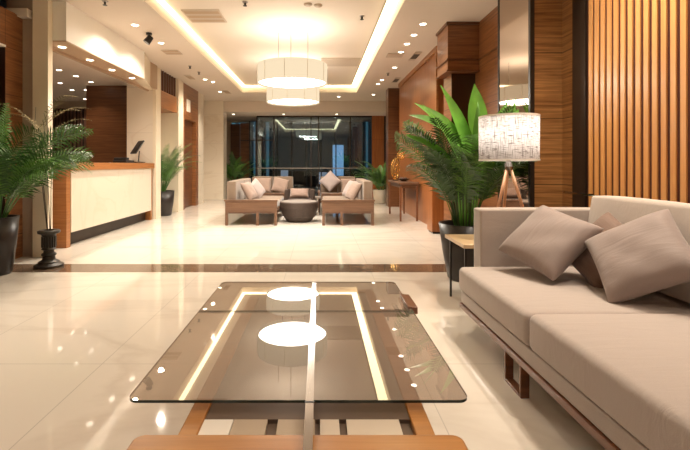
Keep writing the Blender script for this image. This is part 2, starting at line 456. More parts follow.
# reception bulkhead
struct(MB().box(-3.36, -3.17, 5.455, 7.9, 2.70, HC).build('bulkhead_panel', 'white_panel'), 'glossy white bulkhead panel above the reception desk', 'bulkhead')
struct(MB().box(-3.56, -3.362, 5.455, 9.05, 2.70, HC).build('bulkhead_soffit', 'soffit'), 'brown soffit behind the white bulkhead', 'bulkhead')
struct(MB().box(-3.36, -3.172, 5.455, 7.898, 2.685, 2.698).box(-3.58, -3.54, 5.455, 9.05, 2.66, 2.70).build('trim_soffit', 'soffit'), 'thin brown underside of the bulkhead', 'trim')
struct(MB().prism([(-3.36, 7.902), (-3.17, 7.902), (-3.47, 9.1), (-3.60, 9.1)], 2.692, HC).build('bulkhead_end', 'cream_bright'), 'cream end of the bulkhead joining the desk column', 'bulkhead')
# reception room
struct(MB().box(-8.5, -3.56, 5.3, 12.7, 2.95, 3.05).build('ceiling_reception', 'paint'), 'beige ceiling inside the reception area', 'ceiling')
struct(MB().box(-8.5, -3.98, 12.5, 12.6, 0, 2.96).build('wall_reception_back', 'wall_paint'), 'brown back wall of the reception area')
sl = MB(); sl.box(-8.4, -4.0, 12.46, 12.5, 0, 2.74)
struct(sl.build('wall_reception_backing', 'slat_dark_back'), 'black backing of the reception slats')
sl = MB()
for k in range(44): sl.box(-8.4+k*.1, -8.4+k*.1+.045, 12.40, 12.455, 0, 2.74)
struct(sl.build('wall_reception_slats', 'slat_dark'), 'dark brown vertical slats at the back of reception')
struct(MB().box(-5.35, -4.3, 10.0, 10.25, 0, 2.95).build('wall_reception_block', 'wood_dark'), 'dark wood panelled wall block behind the desk')
struct(MB().box(-8.6, -8.5, 5.3, 12.7, 0, 3.0).box(-8.5, LX-.2, 5.3, 5.4, 0, 3.0).build('wall_reception_side', 'wall_paint'), 'side walls of the reception area')
# column at the far end of the desk
struct(MB().box(-4.02, -3.47, 9.1, 9.35, 0, HC).build('column_desk', 'cream_wall'), 'cream stone column at the far end of the reception desk', 'column')
struct(MB().box(-3.47, -3.40, 9.08, 9.35, 0, HC).build('column_desk_edge', 'cream_bright'), 'bright narrow edge of the desk column', 'column')
# recess with palm
struct(MB().box(-4.0, -3.9, 9.35, 10.45, 0, HC).box(-4.0, -3.9, 10.45, 14.3, 0, HC).build('wall_left_recess_cream', 'cream_wall'), 'cream stone wall in the recess behind the desk palm')
struct(MB().box(-3.9, -3.40, 9.35, 10.40, 2.37, 2.74).build('bulkhead_wood', 'wood_desk'), 'wooden overhead panel above the recess palm', 'bulkhead')
sl = MB(); sl.box(-3.9, -3.46, 9.35, 10.40, 2.745, HC)
for k in range(7): sl.box(-3.46, -3.41, 9.37+k*.155, 9.42+k*.155, 2.745, HC)
struct(sl.build('bulkhead_slats', 'slat_dark'), 'dark slatted grille above the wooden overhead panel', 'bulkhead')
struct(MB().box(-3.9, -3.36, 10.40, 10.78, 0, HC).build('pillar_white', 'cream_bright'), 'white pillar between the recess and the service door', 'pillar')
struct(MB().box(-3.9, -3.40, 10.78, 12.25, 2.30, HC).box(-3.9, -3.40, 10.78, 11.02, 0, 2.3).box(-3.9, -3.40, 12.0, 12.25, 0, 2.3).build('wall_left_far', 'wood_plain'), 'wood clad wall around the dark service door')
struct(MB().box(-3.9, -3.50, 11.02, 12.0, 0, 2.3).build('door_1', 'wood_dark'), 'dark wooden service door on the left wall', 'door')
struct(MB().box(-3.9, -3.42, 12.25, 12.9, 0, HC).build('pillar_grey', 'cream_wall'), 'stone pier beyond the service door', 'pillar')
struct(MB().box(-3.73, -3.08, 14.02, 14.5, 0, 3.2).box(-3.9, -3.73, 12.9, 14.5, 0, HC).build('pillar_back_left', 'cream_wall'), 'wide cream stone pillar at the back left', 'pillar')

# rear wall, left alcove
struct(MB().box(-3.9, -2.72, 17.0, 17.2, 2.78, 2.9).box(-3.9, -3.44, 17.0, 17.2, 0, 2.78).build('wall_alcove', 'wall_paint'), 'wall of the alcove beside the dark glass')
struct(MB().box(-4.0, -3.7, 14.5, 17.2, 0, 2.9).build('wall_alcove_side', 'wall_paint'), 'side wall of the rear alcove')
struct(MB().box(-3.06, -2.72, 16.9, 17.0, 0, 2.74).build('door_2', 'wood_x'), 'tall brown wooden door in the rear alcove', 'door')
struct(MB().box(-3.44, -3.08, 16.92, 17.0, 0, 2.70).build('door_3', 'wood_dark'), 'dark door leaf beside the brown wooden door', 'door')
# curtain wall
GY = 15.3
GX0, GX1 = -2.18, 1.86
gl = struct(MB().box(GX0, GX1, GY, GY+.012, .02, 2.80).build('window_1', 'lobby_glass'), 'dark glass wall at the back of the lobby', 'window')
fr = MB()
for x in (GX0, -1.58, -.28, -.02, 1.10, GX1): fr.box(x-.018, x+.018, GY-.04, GY+.03, 0, 2.82)
fr.box(GX0, GX1, GY-.04, GY+.03, 2.79, 2.84)
struct(fr.build('window_1_frame', 'bronze', gl))
struct(MB().box(GX0, GX1, GY-.06, GY-.03, .99, 1.02).build('window_1_rail', 'steel', gl))
struct(MB().box(-2.75, -1.58, GY-.05, GY-.02, 1.97, 2.0).build('window_1_transom', 'bronze', gl))
g2 = struct(MB().box(GX0-.006, GX0+.006, GY+.03, 17.0, .02, 2.82).build('window_2', 'lobby_glass'), 'glass return on the left of the dark glass wall', 'window')
g3 = struct(MB().box(-2.72, -2.2, 16.98, 16.992, .02, 2.80).build('window_3', 'lobby_glass'), 'narrow bluish glass pane beside the brown door', 'window')
f3 = MB()
for x in (-2.70, -2.46, -2.2): f3.box(x-.015, x+.015, 16.94, 17.02, 0, 2.82)
struct(f3.build('window_3_frame', 'bronze', g3))
struct(MB().box(GX1, 2.28, GY-.05, GY+.15, 0, 2.84).build('wall_back_right', 'wood_tall'), 'orange wood panel right of the dark glass')
struct(MB().box(2.28, 2.8, GY, GY+.15, 0, 2.84).build('wall_back_corner', 'slat_dark_back'), 'dark corner right of the rear wood panel')

# right side
struct(MB().box(1.86, 2.45, 11.7, 12.1, 0, HC).build('pillar_back_right', 'wood_dark'), 'dark wood pillar at the back right', 'pillar')
struct(MB().box(2.6, 2.8, 12.1, 15.3, 0, HC).build('wall_right_far', 'wall_paint'), 'beige wall beyond the dark wood pillar')
RW = 2.05
struct(MB().box(RW, RW+.4, 7.55, 11.1, 0, HC-.06).build('wall_right', 'wood_tall'), 'tall glossy wood panelled wall on the right')
cr_ = MB()
cr_.box(RW-.03, RW+.01, 7.5, 11.1, HC-.09, HC); cr_.box(RW-.03, RW+.01, 7.5, 7.58, 0.02, HC-.09)
struct(cr_.build('trim_cornice', 'wood_desk'), 'wooden cornice on top of the right panelled wall', 'trim')
struct(MB().box(2.4, 2.8, 11.1, 11.7, 0, HC).build('wall_right_gap', 'wall_paint'))
struct(MB().box(2.30, 2.8, 4.66, 7.55, 0, HC).build('wall_right_niche', 'wood_x'), 'brown wood panelled niche wall behind the big palm')
bk = MB(); bk.box(1.85, 2.30, 6.25, 6.8, 2.50, HC-.03)
struct(bk.build('bulkhead_right', 'wood_plain'), 'wooden overhead cabinet box above the big palm', 'bulkhead')
tr = MB(); tr.box(1.83, 2.30, 6.23, 6.82, 2.64, 2.66); tr.box(1.83, 2.30, 6.23, 6.82, 2.48, 2.50); tr.box(1.83, 2.30, 6.23, 6.82, HC-.04, HC)
tr.box(2.285, 2.30, 4.66, 6.23, 2.64, 2.66)
struct(tr.build('trim_bulkhead', 'wood_dark'), 'thin dark lines around the overhead cabinet box', 'trim')
struct(MB().box(1.95, 2.30, 6.4, 6.8, 0, 2.48).build('wall_right_return', 'wood_x'), 'wood panelled return wall under the overhead box')
struct(MB().box(2.27, 2.302, 4.70, 5.2, 0, 2.36).build('door_4', 'black'), 'dark opening in the niche wall beside the mirror', 'door')
# mirror pier
struct(MB().box(1.94, 2.8, 3.96, 4.66, 0, HC).build('wall_right_pier', 'wood_front'), 'striped wood pier facing the lobby behind the lamp')
mr = struct(MB().box(1.925, 1.938, 3.98, 4.65, .02, HC-.01).build('window_4', 'mirror'), 'tall bronze mirror panel on the wood pier', 'mirror')
struct(MB().box(1.915, 1.955, 3.945, 3.98, 0, HC).box(1.918, 1.94, 4.65, 4.67, 0, HC).build('window_4_frame', 'black', mr))
struct(MB().box(2.215, 2.8, 3.76, 3.96, 0, HC).build('wall_right_side', 'wood_front'), 'striped side face of the wood pier')
struct(MB().box(2.19, 2.8, 3.58, 3.76, 0, HC).build('pillar_black', 'bronze'), 'black pillar beside the slatted wall', 'pillar')
SX = 2.20
struct(MB().box(SX+.010, 2.8, FY0, 3.58, 0, HC).build('wall_right_backing', 'slat_back'), 'dark red backing wall behind the slats')
sl = MB(); y = 3.55
while y > FY0:
    sl.box(SX, SX+.0105, y-.042, y, .0, HC); y -= .075
struct(sl.build('wall_right_slats', 'slat_wood'), 'orange vertical wood slats on the near right wall')
struct(MB().tube([(2.13, -1, .905), (2.13, 3.78, .905)], .008).build('trim_wall_rail', 'chrome'), 'thin pale metal rail along the slatted wall', 'trim')
for yy in (3.5, 2.3, 1.1, -.1): struct(MB().tube([(2.13, yy, .905), (SX+.02, yy, .905)], .006).build('trim_rail_bracket', 'chrome'))
struct(MB().box(-4.2, 2.8, FY0-.2, FY0, 0, HC+.3).build('wall_near', 'cream_wall'), 'cream stone wall')

# ================================================================ outside
e = MB().box(-14, 14, 17.4, 40, -.25, -.1).build('ground_outside', 'ext_ground'); struct(e, 'dark paving outside the glass wall', 'ground')
e = MB().box(-4, 5, 15.45, 17.4, -.1, -.03).build('ground_terrace', 'ext_ground'); struct(e, 'dark terrace strip behind the glass', 'ground')
b = thing('exterior_building', 'dark building with lit windows seen through the lobby glass', 'building', (0, 24, -.1))
MB().box(-8, 9, 0, 1, 0, 9).build('wall', 'ext_dark', b)
for k in range(11): MB().box(-3.9+k*.8, -3.84+k*.8, -.12, -.02, 0, 5).build('mullion', 'ext_mast', b)
MB().box(.75, 1.35, -.1, -.04, .6, 2.3).build('window', 'ext_blue', b)
MB().box(-.05, .45, -.1, -.04, .15, .8).build('window', 'ext_white', b)
M['ext_dim'] = emis('added_teal_glow', (.10, .20, .25), .075)
for k in range(14): MB().box(-4.68+k*.8+.03, -3.95+k*.8, -.05, -.02, .9, 4.2).build('window', 'ext_dim', b)  # glowing panes added behind the mullions to turn the glass view teal
M['ext_teal'] = emis('dim_teal_window', (.10, .24, .30), .5)
for x0, x1 in ((-5.6, -5.2), (-5.0, -4.6), (-4.4, -4.0), (-3.6, -3.3), (-2.9, -2.75), (2.5, 2.7), (3.2, 3.5)): MB().box(x0, x1, -.1, -.04, .1, 3.6).build('window', 'ext_teal', b)
MB().box(-2.1, -1.7, -.1, -.04, .2, .9).build('window', 'ext_white', b)

# ================================================================ ceiling fixtures
def spotlight(parent, loc, power, size=95, blend=.9, col=WARM, rad=.04):
    l = bpy.data.lights.new('lamp_light', 'SPOT'); l.energy = power; l.spot_size = R(size); l.spot_blend = blend
    l.color = col; l.shadow_soft_size = rad
    o = bpy.data.objects.new('lamp_light', l); C.objects.link(o); o.parent = parent; o.location = loc
    return o
ring_me = None
def downlight(x, y, z, label, power, size=100, group=None, r=.045, proto=[None]):
    if proto[0] is None:
        t = thing('downlight', label, 'light', (x, y, z))
        MB().lathe([(.046, -.002), (.060, -.006), (.062, 0), (.046, 0)], n=20).build('trim_ring', 'trim_ring', t, smooth=True)
        MB().lathe([(0, -.003), (.045, -.003)], n=20).build('lens', 'spot', t)
        proto[0] = t
    else:
        t = proto[0].copy(); C.objects.link(t); t.location = (x, y, z)
        for ch in proto[0].children:
            if ch.type == 'MESH': c2 = ch.copy(); C.objects.link(c2); c2.parent = t
    t['label'] = label
    if group: t['group'] = group
    spotlight(t, (0, 0, -.02), power, size)
    return t
G1 = 'downlights in the right ceiling edge'
for (px, py), l in zip([(423, 24), (414, 35), (407, 44), (401, 52), (382, 80), (378, 84)],
        ['round ceiling downlight nearest the overhead wood box, first of the right row', 'round ceiling downlight second in the right row', 'round ceiling downlight third in the right row',
         'round ceiling downlight fourth in the right row, beside the square panel', 'round ceiling downlight nearer of the pair near the back right pillar', 'round ceiling downlight farther of the pair near the back right pillar']):
    x, y, z = at(px, py, HC); downlight(x, y, z, l, P_DOWN*.8, group=G1)
for (px, py), l in zip([(135, 25), (161, 43), (213, 82)],
        ['round ceiling downlight in front of the white bulkhead, nearer one', 'round ceiling downlight in front of the white bulkhead, farther one', 'round ceiling downlight near the back left pillar']):
    x, y, z = at(px, py, HC); downlight(x, y, z, l, P_DOWN*3.2, 150, group='downlights in the left ceiling edge')
for (px, py), l in zip([(62, 47), (90, 60), (112, 70), (132, 78)],
        ['small downlight under the bulkhead nearest the cream pillar', 'small downlight under the bulkhead, second from the cream pillar', 'small downlight under the bulkhead, third from the cream pillar', 'small downlight under the bulkhead nearest the desk column']):
    x, y, z = at(px, py, 2.684); downlight(x, y, z, l, P_DESK, group='downlights under the reception bulkhead')
nm = ['lone at the left beside the pillar', 'nearest the bulkhead edge', 'second at the left', 'fourth, right of centre', 'beside the wood block top', 'middle of the back group', 'lowest, just left of the wood block']
for (px, py), l in zip([(59, 70), (76, 76), (60, 83), (72, 90), (91, 82), (86, 90), (85, 99)], nm):
    x, y, z = at(px, py, 2.95); downlight(x, y, z, 'reception ceiling downlight '+l, P_ROOM, group='downlights inside the reception ceiling')
# downlights added to fill in the lobby's light, many out of view
for x, y, k, l in ((-2.9, 1.0, 2, 'near the camera at the far left'), (-2.9, 3.6, 3.5, 'in front of the entrance pillar'), (-2.4, 4.5, 2, 'above the dark floor band at the left'), (-1.2, .6, 1, 'left of the coffee table'), (-2.0, -1.2, 1, 'behind the viewer at the left'),
                (.4, -1.4, 1, 'behind the viewer at the middle'), (.5, .8, 1, 'above the near end of the coffee table'), (1.55, 4.2, 2, 'above the big palm'), (1.70, 2.75, 3.0, 'above the far end of the big sofa'),
                (2.02, 2.15, 1.2, 'close to the slatted wall'), (2.02, 3.1, 1.6, 'close to the corner of the slatted wall'), (1.6, 1.5, 1, 'above the middle of the big sofa'), (1.55, -.3, 1, 'above the near end of the big sofa'),
                (-2.75, 10.5, 1, 'before the white pillar'), (-2.8, 12.3, 2, 'before the grey stone pier'), (-1.0, 13.2, 2.5, 'by the rear beam at the left'), (.6, 13.2, 2.5, 'by the rear beam at the right'), (1.6, 9.2, 1, 'above the console table'), (1.6, 12.8, 1, 'by the back right pillar')):
    downlight(x, y, HC, 'round recessed fill downlight added '+l, P_DOWN*k, group='fill downlights added to the lobby ceiling')
for x, l in ((-2.9, 'over the dark potted bush'), (-1.2, 'left of the middle'), (.6, 'right of the middle')):
    downlight(x, 14.75, 2.84, 'round downlight in the low ceiling before the glass, '+l, 10, group='downlights of the low rear ceiling')

def vent(name, label, x, y, z, lx, ly, n=0, m='grille', cat='vent', fm='grille_dark'):
    t = thing(name, label, cat, (x, y, z))
    MB().box(-lx/2, lx/2, -ly/2, ly/2, -.012, 0).build('frame', m, t)
    s = MB()
    n = max(n, 1)
    for k in range(n):
        yy = -ly/2+ly*(k+.5)/n; hw = ly/n*.28
        s.box(-lx*.46, lx*.46, yy-hw, yy+hw, -.015, -.012)
    s.build('slot', fm, t)
    return t
x, y, z = at(205, 16, HU); vent('air_vent', 'square grey air grille in the tray ceiling at the left', x, y, z, .55, .55, 3, fm='soffit')
x, y, z = at(340, 62, HU); vent('return_vent', 'wide grey return air panel in the tray beside the chandelier', x, y, z, .84, .75, 1, fm='grille')
t = thing('slot_diffuser', 'long dark slot running down the tray ceiling near the right cove', 'vent', (.93, 7.6, HU))
MB().box(-.035, .035, -4.6, 4.6, -.01, 0).build('frame', 'grille', t); MB().box(-.02, .02, -4.58, 4.58, -.014, -.01).build('slot', 'grille_dark', t)
x, y, z = at(395, 55, HC); vent('ceiling_panel', 'small square access panel in the ceiling left of a dark slot', x, y, z, .3, .3, 1, fm='grille')
for (px, py), l in (((415, 56), 'dark ceiling slot vent nearer to the overhead wood box'), ((396, 80), 'dark ceiling slot vent farther along the right wall')):
    x, y, z = at(px, py, HC); vent('slot_vent', l, x, y, z, .12, .62, 1)
x, y, z = at(172, 52, HC); vent('ceiling_grille', 'small pale grille in the ceiling above the desk column', x, y, z, .3, .3, 2, fm='soffit')
for (px, py), l in (((190, 77), 'short dark slot vent above the service door'), ((227, 92), 'short slot vent before the back left pillar')):
    x, y, z = at(px, py, HC); vent('slot_vent', l, x, y, z, .14, .5, 1, fm='soffit')
# adjustable spotlight
x, y, z = at(149, 33, HC)
t = thing('track_spotlight', 'black adjustable spotlight hanging from the left ceiling', 'spotlight', (x, y, z))
MB().lathe([(0, 0), (.045, 0), (.045, -.03), (0, -.03)], n=20).build('base', 'black', t, smooth=False)
MB().tube([(0, 0, -.03), (0, 0, -.09)], .012).build('stem', 'black', t)
MB().tube([(.03, 0, -.06), (-.03, -.03, -.16)], [.045, .055], n=18).build('lamp_head', 'black', t)
i = 0
for (px, py, z), l in (((245, 2, HU), 'dark sprinkler head in the tray ceiling above the near chandelier'), ((362, 16, HU), 'dark sprinkler head in the tray ceiling near the long slot'),
        ((105, 1, HC), 'dark sprinkler head at the top left of the ceiling'), ((190, 66, HC), 'dark sprinkler head between the left cove and the service door, nearer'), ((199, 72, HC), 'dark sprinkler head between the left cove and the service door, farther'),
        ((388, 73, HC), 'dark sprinkler head between right cove and slot vent')):
    x, y, z = at(px, py, z)
    t = thing('sprinkler_head', l, 'sprinkler', (x, y, z), group='sprinkler heads')
    MB().lathe([(0, 0), (.04, 0), (.03, -.012), (0, -.012)], n=14).build('cover_plate', 'steel', t)
    MB().tube([(0, 0, -.012), (0, 0, -.05)], .014, 8).lathe([(0, -.05), (.028, -.05), (.028, -.056), (0, -.056)], n=12).build('nozzle', 'black', t)
for (px, py), l in (((308, 4), 'round pale smoke detector in the tray ceiling at the top'), ((318, 5), 'second small round detector beside the smoke detector')):
    x, y, z = at(px, py, HU)
    tag(MB().lathe([(0, -.03), (.035, -.03), (.06, -.012), (.06, 0)], n=20).build('smoke_detector', 'grille', smooth=True, loc=(x, y, z)), l, 'detector')

# chandeliers
def chandelier(x, y, zb, r, h, label, k=1.0):
    t = thing('chandelier', label, 'chandelier', (x, y, zb), group='drum chandeliers')
    d = MB().lathe([(r, 0), (r, h), (r-.012, h), (r-.012, 0), (r, 0)], n=72).build('lamp_shade', 'drum', t, smooth=False)
    for a in range(10):
        an = 2*PI*a/10+.16; cx, cy = (r+.001)*math.cos(an), (r+.001)*math.sin(an)
        MB().bar((cx, cy, .01), (cx, cy, h-.01), .006, .006).build('seam', 'drum_seam', d)
    MB().lathe([(0, 0.035), (r-.02, .035), (r-.02, .045), (0, .045)], n=64).build('diffuser', 'diffuser', t)
    MB().lathe([(0, .05), (r-.014, .05), (r-.014, .056), (0, .056)], n=64).build('light_blocker', 'white_panel', t)  # opaque disc added to keep the diffuser's glow off the ceiling
    for a in range(3):
        an = 2*PI*a/3+.5; MB().tube([(r*.5*math.cos(an), r*.5*math.sin(an), .05), (r*.5*math.cos(an), r*.5*math.sin(an), HU-zb)], .005, 6).build('rod', 'chrome', t)
    for nm, z, rot, p in (('lamp_light', .02, (0, 0, 0), P_CHAN_DOWN*k), ('lamp_light', h*.6, (PI, 0, 0), P_CHAN_UP*k)):
        l = bpy.data.lights.new(nm, 'AREA'); l.shape = 'DISK'; l.size = 1.5*r; l.energy = p; l.color = WARM2
        o = bpy.data.objects.new(nm, l); C.objects.link(o); o.parent = t; o.location = (0, 0, z); o.rotation_euler = rot
    return t
chandelier(-.44, 7.2, 2.47, .575, .31, 'large cream drum chandelier nearer the camera, glowing')
chandelier(-.56, 9.4, 2.47, .57, .31, 'cream drum chandelier farther back, lower behind the near drum')

# ================================================================ reception desk
t = thing('reception_desk', 'wooden reception desk with glossy cream front panel on the left', 'desk', (-3.44, 5.94, 0))
L = 3.06
MB().box(-.62, .04, 0, L, 1.06, 1.17).build('desktop', 'wood_desk', t, bevel=.004)
MB().box(-.60, -.01, 0, .10, 0, 1.06).build('end_panel', 'wood_desk', t, bevel=.003)
MB().box(-.60, -.01, L-.08, L, 0, 1.06).build('end_panel', 'wood_desk', t, bevel=.003)
MB().box(-.10, 0.0, .10, L-.08, .20, 1.06).build('front_panel', marble('desk_front', (.70, .62, .51), (.6, .46, .32), rough=.18, scale=.7, amount=.4), t)
MB().box(-.35, -.12, .10, L-.08, 0, .20).build('plinth', 'bronze', t)
# desk items
t = thing('desk_telephone', 'black desk telephone lying on the reception desk', 'telephone', (-3.66, 8.15, 1.17), R(75))
MB().box(-.11, .11, -.15, .15, 0, .05).build('base', 'phone', t, bevel=.008)
MB().box(-.10, -.02, -.14, .14, .05, .10).build('handset', 'phone', t, bevel=.01)
MB().box(.01, .08, -.08, .04, .048, .056).build('keypad', 'steel', t)
t = thing('monitor', 'tilted thin black monitor on the far end of the desk', 'monitor', (-3.58, 8.62, 1.17), R(-52))
MB().lathe([(0, 0), (.13, 0), (.13, .018), (.02, .03), (0, .03)], n=28).build('base', 'phone', t, smooth=False)
MB().tube([(0, 0, .02), (0, .02, .24)], .011).build('stand', 'phone', t)
MB().box(-.19, .19, -.012, .012, -.15, .15).build('screen', 'phone', t, bevel=.004, loc=(0, -.02, .31), rot=(R(-32), 0, 0))
# wall sign
tag(MB().box(0, .012, -.16, .16, -.16, .16).build('wall_sign', 'sign', loc=(-3.398, 11.3, 2.66), bevel=.003), 'small white square sign on the wood above the service door', 'sign')

# ================================================================ plants
def frond_mesh(L, elev, droop, n, ll, lw, twist=0, az=0, base=(0, 0, 0), rr=.006, start=.3, rnd=None, mb=None, curl=.25, roll=0):
    """a feather frond: arching rachis and paired leaflets"""
    rnd = rnd or random; mb = mb or MB()
    seg = 14; pts = []; p = Vector(base); e_ = elev
    ca, sa = math.cos(az), math.sin(az)
    for i in range(seg+1):
        pts.append(p.copy())
        s = L/seg; p = p + Vector((math.cos(e_)*ca, math.cos(e_)*sa, math.sin(e_)))*s
        e_ -= droop/seg*(.4+1.6*i/seg)
    mb.tube(pts, [rr*(1-.75*i/seg) for i in range(seg+1)], 5)
    side0 = Vector((-sa, ca, 0)); cr_, sr_ = math.cos(roll), math.sin(roll)
    for k in range(n):
        f = start+(1-start)*k/(n-1); x = f*seg; i = min(int(x), seg-1); q = pts[i].lerp(pts[i+1], x-i)
        d = (pts[i+1]-pts[i]).normalized(); side = side0*cr_+side0.cross(d)*sr_; up = side.cross(d); up = -up if up.z < 0 else up
        env = math.sin(PI*(.18+.78*(k/(n-1))))**.7
        for sg in (-1, 1):
            l = ll*env*rnd.uniform(.85, 1.1)
            fw = .55+.35*k/n
            v = (side*sg*.9+d*fw+up*rnd.uniform(.05, .4)).normalized()
            wv = d.cross(v).cross(v).normalized()*lw*.5
            a, b_ = q, q+v*l*.5+Vector((0, 0, -l*.04)); c_ = q+v*l+Vector((0, 0, -l*curl*rnd.uniform(.6, 1.6)))
            vs = [mb.bm.verts.new(z) for z in (a-wv*.4, a+wv*.4, b_+wv, b_-wv, c_)]
            mb.bm.faces.new((vs[0], vs[1], vs[2], vs[3])); mb.bm.faces.new((vs[3], vs[2], vs[4]))
    return mb

def blade(mb, base, az, elev, L, W, bend, seg=9, roll=0):
    """a broad pleated leaf blade"""
    ca, sa = math.cos(az), math.sin(az); side = Vector((-sa, ca, 0)); p = Vector(base); e_ = elev; rows = []
    for i in range(seg+1):
        f = i/seg; wd = W*math.sin(PI*min(1, .12+.88*f)**.8)*.5+.002
        if i == seg: wd = .002
        d = Vector((math.cos(e_)*ca, math.cos(e_)*sa, math.sin(e_))); side = Vector((-sa, ca, 0)); side = side*math.cos(roll)+side.cross(d)*math.sin(roll); up = side.cross(d)
        if up.z < 0: up = -up
        rows.append([mb.bm.verts.new(p-side*wd+up*wd*.35), mb.bm.verts.new(p), mb.bm.verts.new(p+side*wd+up*wd*.35)])
        p = p+d*L/seg; e_ -= bend/seg
    for a, b_ in zip(rows, rows[1:]):
        for j in (0, 1): mb.bm.faces.new((a[j], a[j+1], b_[j+1], b_[j]))

def limit(o, t, lo, hi, rnd=random.Random(9)):
    """leaves that would pass through a wall bend along it instead"""
    L_ = t.location
    for v in o.data.vertices:
        for a in (0, 1):
            w_ = v.co[a]+L_[a]
            if w_ < lo[a]+.08: v.co[a] = lo[a]+.08-.08*(1-math.exp(-(lo[a]+.08-w_)/.08))-L_[a]
            if w_ > hi[a]-.08: v.co[a] = hi[a]-.08+.08*(1-math.exp(-(w_-hi[a]+.08)/.08))-L_[a]

def pot(t, r0, r1, h, m, n=40):
    MB().lathe([(0, 0), (r0*.9, 0), (r0, .02), ((r0+r1)/2*1.03, h*.5), (r1, h), (r1-.02, h), (r1-.03, h-.05), (0, h-.05)], n=n).build('pot', m, t, smooth=True)
    MB().lathe([(0, h-.045), (r1-.03, h-.05)], n=24).build('soil', 'soil', t)

# big palm behind the sofa arm
t = thing('potted_palm', 'tall bushy green palm in a black planter beside the lamp', 'potted plant', (1.46, 4.35, 0))
pot(t, .17, .255, .56, 'pot')
rn = random.Random(3)
for k in range(34):
    az = 2*PI*k/34*5.3+rn.uniform(-.2, .2); el = rn.uniform(1.22, 1.54); L = rn.uniform(.95, 1.38)
    bx = (.09*math.cos(az), .09*math.sin(az), .50)
    frond_mesh(L, el, rn.uniform(.45, 1.35), 34, rn.uniform(.20, .30), .019, az=az, base=bx, start=.30, rnd=rn, roll=rn.uniform(-.9, .9)).build('frond', 'leaf' if k % 3 == 0 else 'leaf_dark', t)
for (az, el, z, L, W, bd, dx, dy) in ((R(172), 1.00, 1.28, .66, .15, .5, -.08, -.22), (R(95), 1.52, 1.42, .50, .19, .1, .03, -.24), (R(10), 1.0, 1.25, .72, .12, .30, .10, -.22), (R(185), .70, 1.38, .56, .12, .6, -.12, -.20),
                                  (R(200), 1.20, 1.0, .85, .11, .5, -.08, -.24), (R(-5), .75, 1.42, .50, .11, .5, .12, -.18), (R(160), 1.30, 1.25, .72, .13, .25, -.03, -.22), (R(250), 1.38, 1.0, .75, .11, .35, .04, -.24),
                                  (R(190), .85, 1.1, .70, .09, .8, -.14, -.18), (R(20), 1.25, 1.15, .72, .10, .35, .10, -.2)):
    mb = MB(); mb.tube([(dx*.5, dy*.5, .5), (dx, dy, z)], .007, 6); blade(mb, (dx, dy, z), az, el, L, W, bd, roll=R(55)*(1 if math.cos(az) < 0 else -1) if abs(math.cos(az)) > .5 else 0)
    mb.build('broad_leaf', 'leaf_bright', t, smooth=True)
for o in t.children: limit(o, t, (.80, 3.76), (1.91, 5.6))
for k in range(12):
    a = 2*PI*k/12; MB().tube([(.07*math.cos(a), .07*math.sin(a), .50), (.10*math.cos(a), .10*math.sin(a), .95), (.16*math.cos(a), .16*math.sin(a), 1.3)], [.010, .008, .005], 6).build('stem', 'stem', t)

# near left palm
t = thing('potted_palm', 'large dark green palm in a black planter at the near left', 'potted plant', (-3.36, 4.55, 0))
pot(t, .13, .19, .60, 'pot')
rn = random.Random(11)
for k in range(44):
    az = 2*PI*k/44*7.1+rn.uniform(-.2, .2); el = rn.uniform(1.05, 1.5)
    if math.cos(az) < -.35: el = 1.45
    L = rn.uniform(1.0, 1.5)
    dr = rn.uniform(.9, 1.9) if math.cos(az) > -.35 else .35
    frond_mesh(L, el, dr, 32, rn.uniform(.20, .28) if math.cos(az) > -.35 else .12, .017, az=az, base=(.05*math.cos(az), .05*math.sin(az), .55), start=.25, rnd=rn, roll=rn.uniform(-.9, .9)).build('frond', 'leaf' if k % 2 else 'leaf_dark', t)
for o in t.children: limit(o, t, (-3.66, 3.0), (-2.4, 5.34))

def small_palm(label, x, y, r0, r1, h, pm, n, L, seed, name='potted_palm', lim=None, el0=1.0, wide=.016, lo=(-9, -9), hi=(9, 99)):
    t = thing(name, label, 'potted plant', (x, y, 0)); pot(t, r0, r1, h, pm, 28)
    rn = random.Random(seed)
    for k in range(n):
        az = 2*PI*k/n*3.3+rn.uniform(-.2, .2); el = rn.uniform(el0, 1.5); l = L*rn.uniform(.75, 1.1)
        if lim and lim(az): el = 1.45; l *= .8
        frond_mesh(l, el, rn.uniform(.5, 1.5), 20, .17, wide, az=az, base=(.04*math.cos(az), .04*math.sin(az), h-.05), start=.3, rnd=rn).build('frond', 'leaf' if k % 2 else 'leaf_dark', t)
    for o in t.children: limit(o, t, lo, hi)
    return t
small_palm('green palm in a dark planter in the recess beyond the desk', -3.50, 9.75, .19, .25, .55, 'pot', 44, 1.25, 5, lim=lambda a: math.cos(a) < -.5, lo=(-3.88, 9.38), hi=(-2.6, 10.40))
small_palm('green bushy plant in a dark pot by the back left pillar', -2.92, 14.95, .15, .2, .5, 'pot', 34, 1.15, 6, name='potted_bush', el0=.8, wide=.034, lo=(-3.6, 14.52), hi=(-2.2, 15.28))
small_palm('green leafy plant in a cream round planter at the back right', 1.80, 12.75, .18, .22, .40, 'pot_cream', 34, 1.1, 8, name='potted_bush', el0=.7, wide=.034, lo=(1.0, 12.13), hi=(2.56, 13.6))

